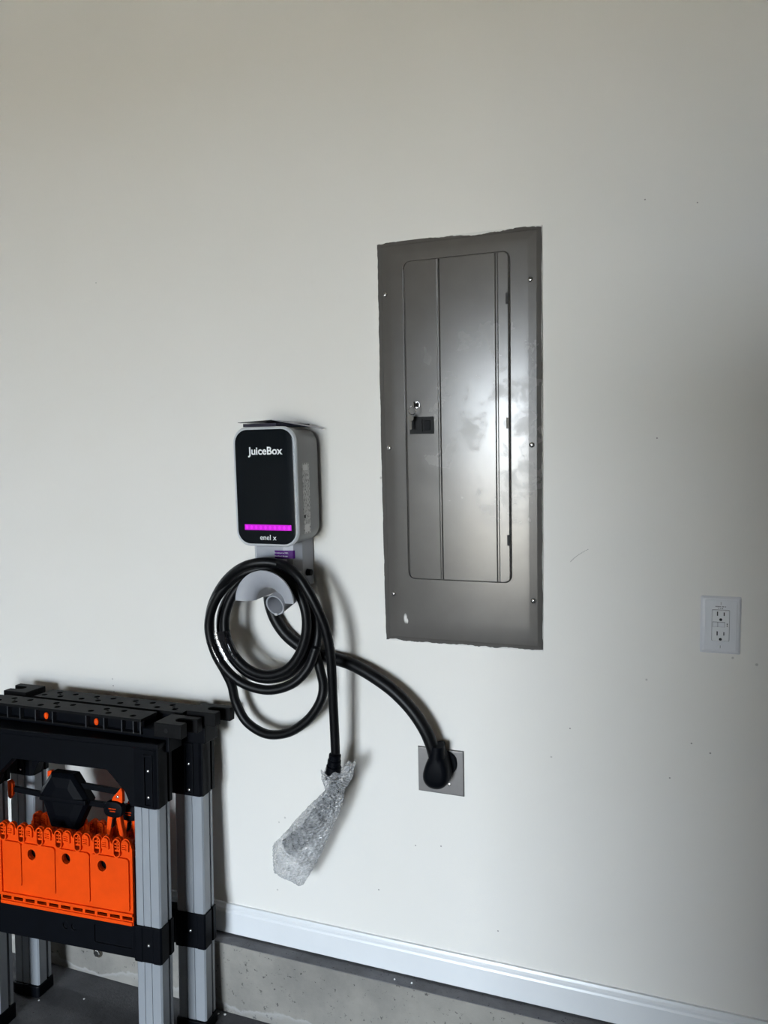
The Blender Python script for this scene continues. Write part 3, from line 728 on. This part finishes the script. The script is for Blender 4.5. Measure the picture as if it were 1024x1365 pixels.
for nm, lg, yf, c0, c1, hb, ht, z0 in sides:
    lw = lg[0][1]-lg[0][0]
    headers = None
    for x0, x1 in lg:
        xc = (x0+x1)/2
        bm = B(); prism(bm, [(xc+p[0], yf+p[1]) for p in leg_profile(lw, yf)], 'z', .02, hb+.03)
        lgo = link('leg', bm, 'aluminium', sh)
        bm = B(); prism(bm, [(x0-.004, yf-.004), (x0+.004, yf-.007), (x1-.004, yf-.007), (x1+.004, yf-.004), (x1+.004, yf+.056), (x0-.004, yf+.056)], 'z', z0, .036)
        link('foot', bm, 'black_plastic', lgo, bevel=.003)
        bm = B()
        prism(bm, [(x0-.004, yf-.002), (x0, yf-.006), (x0+.020, yf-.006), (x0+.022, yf-.0045), (x1-.020, yf-.0045), (x1-.018, yf-.006), (x1, yf-.006), (x1+.004, yf-.002), (x1+.004, yf+.030), (x1-.002, yf+.033), (x1-.002, yf+.038), (x1+.003, yf+.041), (x1+.003, yf+.056), (x0-.004, yf+.056)], 'z', c0, c1)
        co = link('collar', bm, 'black_plastic', lgo, bevel=.0015)
        rivet(co, x0+(sw(198.3, 1257, .135)[0]-FL[0][0] if nm == 'front' else sw(254, 1241, .005)[0]-RL[0][0]), yf-.0048, (c0+c1)/2)
    # cross beam between the collars
    xl, xr = lg[1][1]+.003, lg[0][0]-.003
    bm = B(); ym = yf+.004
    holes = [circle(-.033+k*.026, (c0+c1)/2+.006, .0095, 14) for k in (0, 1)] + [rrect(.055, xr-.012, c0+.022, c1-.022, .004, 3)]
    holed(bm, [(xl, c0), (xr, c0), (xr, c1), (xl, c1)], holes, 'y', ym, ym+.030, ym+.004)
    link('cross_beam', bm, 'black_plastic', sh, bevel=.001)
    # header: arch that holds both legs at the top
    xo0, xi0, xi1, xo1 = lg[1][0]-.006, lg[1][1]+.004, lg[0][0]-.004, lg[0][1]+.006
    yh = yf-.007
    arch = [(xo0, hb), (xi0, hb), (xi0+.016, hb+.036), (xi0+.068, hb+.086), (xi1-.068, hb+.086), (xi1-.016, hb+.036), (xi1, hb), (xo1, hb), (xo1, ht), (xo0, ht)]
    bm = B(); prism(bm, arch, 'y', yh, yh+.030)
    hd = link('header', bm, 'black_plastic', sh, bevel=.002)
    for x0, x1 in lg:   # deeper boxes round the legs
        bm = B(); prism(bm, [(x0-.006, yh+.001), (x1-.004, yh-.004), (x1+.006, yh+.003), (x1+.006, yh+.040), (x1+.001, yh+.042), (x1+.001, yh+.048), (x1+.005, yh+.050), (x1+.005, yh+.064), (x0-.006, yh+.064)], 'z', hb, ht-.016)
        link('leg_socket', bm, 'black_plastic', hd, bevel=.0015)
        q = [(sw(198.7, v, .137), FL[0][0]) for v in (1027.2, 1062.3)] if nm == 'front' else [(sw(252.8, v, .007), RL[0][0]) for v in (1017.5, 1051.8)]
        xr_ = x0 + q[0][0][0]-q[0][1]
        bm = B(); holed(bm, [(xr_-.013, hb+.006), (xr_+.013, hb+.006), (xr_+.013, ht-.028), (xr_-.013, ht-.028)], [rrect(xr_-.010, xr_+.010, hb+.010, ht-.032, .003, 2)], 'y', yh-.0065, yh+.001)
        link('rivet_strip', bm, 'black_plastic', hd)
        for (pt, _) in q: rivet(hd, xr_, yh-.0045, pt[1])
    bm = B(); box(bm, xo0-.002, xo1+.002, yh-.003, yh+.066, ht-.014, ht); link('header_ledge', bm, 'black_plastic', hd, bevel=.003)

# clamping rails on top with dog holes
def dog_rail(x0, x1, y0, y1, z0, z1, groups, ribs):
    bm = B(); hs = []
    for g in groups:
        for dx, fr in ((0, .70), (.028, .30), (.056, .70), (.084, .30)):
            hx = g+dx
            if x0+.012 < hx < x1-.012: hs.append(circle(hx, y0+(y1-y0)*(1-fr), .0085, 12, .0085))
        if x0+.01 < g+.042 < x1-.01: hs.append(circle(g+.042, (y0+y1)/2, .004, 8))
    holed(bm, [(x0, y0), (x1, y0), (x1, y1), (x0, y1)], hs, 'z', z1, z1-.007, z1-.0065)
    r = link('clamping_rail', bm, 'black_rail', sh)
    mbox('rail_body', 'black_plastic', r, x0+.001, x1-.001, y0+.014, y1-.003, z0, z1-.007)
    mbox('rail_lip', 'black_rail', r, x0, x1, y0+.002, y0+.030, z0-.002, z0+.002)
    for x in ribs: mbox('rib', 'rib_grey', r, x-.0016, x+.0016, y0, y0+.015, z0, z1-.007)
    return r
fr_ribs = [sw(u, v, .105)[0] for u, v in ((1.5, 947), (19, 949), (41, 952), (65, 955), (112, 960), (137, 963), (162, 966), (178, 968))]
rf = dog_rail(-.315, .194, -.108, -.040, .842, .880, [-.292, -.145, .022, .155], fr_ribs + [.192, -.312])
rb = dog_rail(-.222, .268, -.030, .042, .842, .880, [-.205, -.075, .055, .175], [-.218, .264])
for u, v in ((53.5, 953.5), (124, 961.5)):
    x, z = sw(u, v, .100)
    z = .8555
    bm = B(); prism(bm, circle(x, z, .0066, 14, .0090), 'y', -.0930, -.0970); d = link('orange_stud', bm, 'orange', rf)
    bm = B(); prism(bm, circle(x, z, .0026, 10, .004), 'y', -.0970, -.0978); link('stud_hole', bm, 'orange_dark', d)
# dark support boxes under the rails
mbox('rail_support', 'black_plastic', rf, -.290, .205, -.098, -.050, .826, .846, .003)
mbox('rail_support', 'black_plastic', rb, -.290, .270, -.020, .036, .816, .846, .003)
def jaw(x0, x1, y0, y1, z0, z1, sgn, parent):
    """end jaw: a C-shaped block that opens outwards"""
    a, b_ = (x0, x1) if sgn > 0 else (x1, x0)
    ny0, ny1 = y0+(y1-y0)*.34, y1-(y1-y0)*.30; k = a+(b_-a)*.45
    pts = [(a, y0), (b_-sgn*.012, y0), (b_-sgn*.012, ny0), (k+sgn*.012, ny0)] + [(k+sgn*.012-sgn*.014*math.sin(t), (ny0+ny1)/2-(ny1-ny0)/2*math.cos(t)) for t in [PI*i/8 for i in range(1, 8)]] + [(k+sgn*.012, ny1), (b_, ny1), (b_, y1), (a, y1)]
    bm = B(); prism(bm, pts, 'z', z0, z1); o = link('end_jaw', bm, 'black_rail', parent, bevel=.002)
    bm = B(); prism(bm, circle((a+b_)/2-sgn*.01, (z0+z1)/2, .006, 6), 'y', y0-.001, y0+.002); link('jaw_bolt', bm, 'hole_dark', o)
    return o
jaw(.280, .378, -.030, .046, .852, .887, 1, rb)
jaw(-.345, -.252, -.030, .046, .852, .887, -1, rb)
jaw(.236, .328, -.112, -.036, .842, .878, 1, rf)
jaw(-.405, -.318, -.112, -.036, .842, .878, -1, rf)
for x0, x1, y0, y1 in ((.215, .330, -.022, .040), (.190, .272, -.100, -.044), (-.335, -.262, -.022, .040)):
    mbox('jaw_bracket', 'black_plastic', rb if y1 > 0 else rf, x0, x1, y0, y1, .800, .856, .003)

for r_, px_, py_ in ((rf, .20, -.105), (rb, .27, 0)):
    an = math.radians(-3.2); r_.rotation_euler = (0, 0, an)
    r_.location = Vector((px_, py_, 0)) - Matrix.Rotation(an, 3, 'Z') @ Vector((px_, py_, 0))

# orange trays folded up between the legs
def tray(yf, x0, x1, z0, zt, nm):
    t = B(); W_ = x1-x0; per = W_/7
    topz = zt-.030; out = [(x0, z0), (x1, z0), (x1, topz)]
    for i in reversed(range(7)):
        c = x0 + per*(i+.5)
        for dx, r, h in ((.0118, .0118, .018), (-.0118, .0122, .0185)):
            for k in range(9):
                a = PI*k/8; out.append((c+dx+r*math.cos(a), topz+h-.004+r*math.sin(a)))
        if i: out.append((c-.0245, topz))
    out.append((x0, topz+.004))
    # drop doubled points
    o2 = []
    for p in out:
        if not o2 or (abs(p[0]-o2[-1][0])+abs(p[1]-o2[-1][1])) > .0008: o2.append(p)
    holes = []
    sw_ = W_/11
    for i in range(11): holes.append([(x0+sw_*i+.005, z0+.012), (x0+sw_*(i+1)-.003, z0+.012), (x0+sw_*(i+1)-.003, z0+.021), (x0+sw_*i+.005, z0+.021)])
    for fx_, fz_ in ((.262, .62), (.525, .64), (.79, .62)): holes.append(circle(x0+W_*fx_, z0+(topz-z0)*(fz_+.12), .0125, 16, .014))
    caps = []
    for i in range(7):
        c = x0+per*(i+.5)-.0118
        caps.append([(c+.0078*math.cos(a), topz+.0145+.0078*math.sin(a)) for a in [PI*k/6 for k in range(7)]] + [(c+.0078*math.cos(a), topz-.012+.0078*math.sin(a)) for a in [PI+PI*k/6 for k in range(7)]])
    holed(t, o2, holes + caps, 'y', yf, yf+.009)
    tr = link('tray', t, 'orange', sh)
    mbox('tray_back', 'black_plastic', tr, x0+.004, x1-.004, yf+.014, yf+.019, z0+.004, topz-.030)
    # raised panels with rounded corners, each one stepping down from the fingers
    edges_ = (.035, .182, .442, .700, .985)
    for i in range(4):
        xa, xb = x0+W_*edges_[i]+.0016, x0+W_*edges_[i+1]-.0016; zb = z0 + .036 + .006*(3-i)
        hl = [h for h in holes[11:] if xa < sum(q[0] for q in h)/len(h) < xb]
        bm = B(); holed(bm, rrect(xa, xb, zb, topz-.024, .009, 4), [circle(sum(q[0] for q in h)/len(h), sum(q[1] for q in h)/len(h), .0130, 16, .0145) for h in hl], 'y', yf-.0055, yf+.001)
        link('raised_panel', bm, 'orange', tr)
    mbox('frame_bar', 'orange', tr, x0, x1, yf-.0055, yf+.001, z0+.024, z0+.032, .001)
    mbox('frame_bar', 'orange', tr, x0, x0+W_*.022, yf-.0055, yf+.001, z0+.032, topz, .001)
    mbox('hinge_bar', 'orange', tr, x0+.002, x1-.002, yf-.004, yf+.001, z0, z0+.009, .001)
    for i in range(7):
        c = x0+per*(i+.5)
        bm = B(); cap = [(c-.0118+.0112*math.cos(a), topz+.0145+.0112*math.sin(a)) for a in [PI*k/8 for k in range(9)]] + [(c-.0118+.0112*math.cos(a), topz-.012+.0112*math.sin(a)) for a in [PI+PI*k/8 for k in range(9)]]
        holed(bm, cap, [caps[i]], 'y', yf-.0075, yf+.001); cpo = link('finger_rim', bm, 'orange', tr)
        mbox('finger_mark', 'orange', cpo, c-.0195, c-.0042, yf-.004, yf+.009, topz+.009, topz+.0125)
        mbox('finger_mark', 'orange', cpo, c-.0195, c-.0042, yf-.004, yf+.009, topz+.001, topz+.0045)
        mbox('finger_mark', 'orange', cpo, c-.0195, c-.0042, yf-.003, yf+.009, topz-.0095, topz-.0045)
        mbox('finger_mark', 'orange', cpo, c-.0130, c-.0100, yf-.004, yf+.009, topz-.004, topz+.018)
        bm = B(); prism(bm, [(c+.0118+.0105*math.cos(a), topz+.0125+.0105*math.sin(a)) for a in [PI*k/8 for k in range(9)]] + [(c+.0013, topz-.006), (c+.0223, topz-.006)], 'y', yf-.0055, yf+.001); fl = link('finger_pad', bm, 'orange', tr)
        for k in range(3): mbox('finger_mark', 'orange', fl, c+.005, c+.0165, yf-.0085, yf-.005, topz-.001+k*.0052, topz+.0012+k*.0052)
    return tr
tray(-.127, -.238, .174, .352, .580, 'front')
tray(-.018, -.226, .205, .330, .560, 'rear')

# black centre lock with its tie bars, between the two frames
x, z = sw(90, 1066, .060)
hexo = [(x-.088, z+.014), (x-.050, z+.072), (x+.022, z+.072), (x+.072, z+.004), (x+.030, z-.080), (x-.055, z-.080)]
def hexr(k, y): return [Vector((x+(p[0]-x)*k, y, z+(p[1]-z)*k)) for p in hexo]
bm = B(); loft(bm, [hexr(1, -.035), hexr(1, -.060), hexr(.86, -.070), hexr(.5, -.074)]); ck = link('center_lock', bm, 'black_plastic', sh, bevel=.002)
mbox('ridge', 'black_plastic', ck, x-.080, x+.068, -.0755, -.060, z-.004, z+.010, .003)
for pa, pb in (((14, 1050), (60, 1059)), ((108, 1046), (160, 1055)), ((112, 1068), (142, 1073))):
    a = sw(*pa, .05); b_ = sw(*pb, .05); dz = .0075
    bm = B(); prism(bm, [(a[0], a[1]-dz), (b_[0], b_[1]-dz), (b_[0], b_[1]+dz), (a[0], a[1]+dz)], 'y', -.046, -.056); link('tie_bar', bm, 'black_plastic', sh, bevel=.0015)

for pts in ([(9.5, 1041), (13, 1040), (16.5, 1045), (16.5, 1060), (13.5, 1065), (10.5, 1062)], [(63, 1028), (69, 1027), (67, 1033), (63, 1036)]):
    bm = B(); prism(bm, [sw(u, v, .062) for u, v in pts], 'y', -.062, -.052); link('orange_catch', bm, 'orange', sh, bevel=.001)

# ------------------------------------------------------------------ quick clamps stored on the stand
def clamp(label, d, dx, dz):
    x, z = sw(154, 1076, d); x += dx; z += dz
    base = SO + Ud*x + Nd*d + Wd*z
    t = thing('quick_clamp', base, label, 'clamp', (-LEAN, 0, TH))
    k = .00205   # metres per photo pixel at this distance
    def pp(pts): return [((u-154)*k, (1076-v)*k) for u, v in pts]
    bm = B(); prism(bm, pp([(149, 1069), (152, 1062), (158, 1056), (164, 1049), (166, 1054), (166, 1068), (160, 1071)]), 'y', -.005, .007); hd = link('trigger_head', bm, 'orange', t, bevel=.0015)
    rivet(hd, (159.5-154)*k, -.0055, (1076-1061)*k, .0045)
    for lg in ([(145, 1084), (152, 1086), (150, 1098), (147, 1112), (146, 1115), (142.5, 1114), (143, 1099)], [(157, 1086), (163, 1085), (165, 1098), (169, 1114), (166, 1117), (161, 1108), (158.5, 1097)]):
        bm = B(); prism(bm, pp(lg), 'y', -.008, .006); link('handle', bm, 'orange', t, bevel=.002)
    bm = B(); rg = [[Vector((p[0]*q, y, p[1]*q)) for p in pp([(154+14*math.copysign(abs(math.cos(a))**.75, math.cos(a)), 1077-10.5*math.copysign(abs(math.sin(a))**.75, math.sin(a))) for a in [2*PI*i/24 for i in range(24)]])] for q, y in ((1, .004), (1, -.009), (.94, -.012), (.7, -.0135))]
    loft(bm, rg); pd = link('pad', bm, 'black_plastic', t, smooth=40)
    for zz, w, xo in ((.001, .0105, 0), (-.0055, .008, .001)):
        for i in range(5): mbox('printed_mark', 'orange', pd, xo-w+i*w*.42, xo-w+i*w*.42+w*.3, -.0142, -.0132, zz-.0013, zz+.0013)
    bm = B(); prism(bm, pp([(149.5, 1092), (153, 1090), (152, 1100), (149.5, 1103)]), 'y', -.007, .005); link('ratchet', bm, 'black_plastic', t)
    return t
clamp('orange and black quick clamp with both handles showing above the front tray', .085, 0, 0)
clamp('orange quick clamp mostly hidden behind the grey front leg', .045, .047, -.004)

# ------------------------------------------------------------------ bolt in the foundation
p = atY(131, 1269, -.05)
ab = thing('anchor_bolt', (p.x, -.05, p.z), 'rusty bolt head set in the concrete foundation behind the stand', 'bolt')
bm = B(); prism(bm, circle(0, 0, .011, 6), 'y', 0, -.009); link('head', bm, 'screw_metal', ab, bevel=.001)
bm = B(); prism(bm, circle(0, 0, .016, 18), 'y', 0, -.002); link('washer', bm, 'brass_dark', ab)

# ------------------------------------------------------------------ loose chips
def chip(u, v, zp, size, label, group):
    d = ray(u, v); p = CPOS + d*((zp-CPOS.z)/d.z)
    bm = B(); bmesh.ops.create_icosphere(bm, subdivisions=1, radius=size)
    for q in bm.verts: q.co = Vector((q.co.x*random.uniform(.8, 1.5), q.co.y*random.uniform(.7, 1.2), max(-size*.45, q.co.z*.55)))
    o = link('plaster_chip', bm, 'print_white', None); o.location = (p.x, p.y, zp+size*.45); o.rotation_euler = (0, 0, random.uniform(0, 6))
    tag(o, label, 'chip', group)
for u, v in ((526, 1306), (549, 1311)): chip(u, v, KT, .003, 'tiny white plaster chip on the foundation ledge under the baseboard', 'chips on the ledge')
for u, v in ((291, 1352), (300, 1353)): chip(u, v, 0, .0035, 'tiny white plaster chip on the floor beside the rear leg foot at the kerb', 'chips beside the rear foot')
for u, v in ((52, 1334), (112, 1332)): chip(u, v, 0, .0030, 'tiny white plaster chip on the dark floor between the legs of the stand', 'chips under the stand')
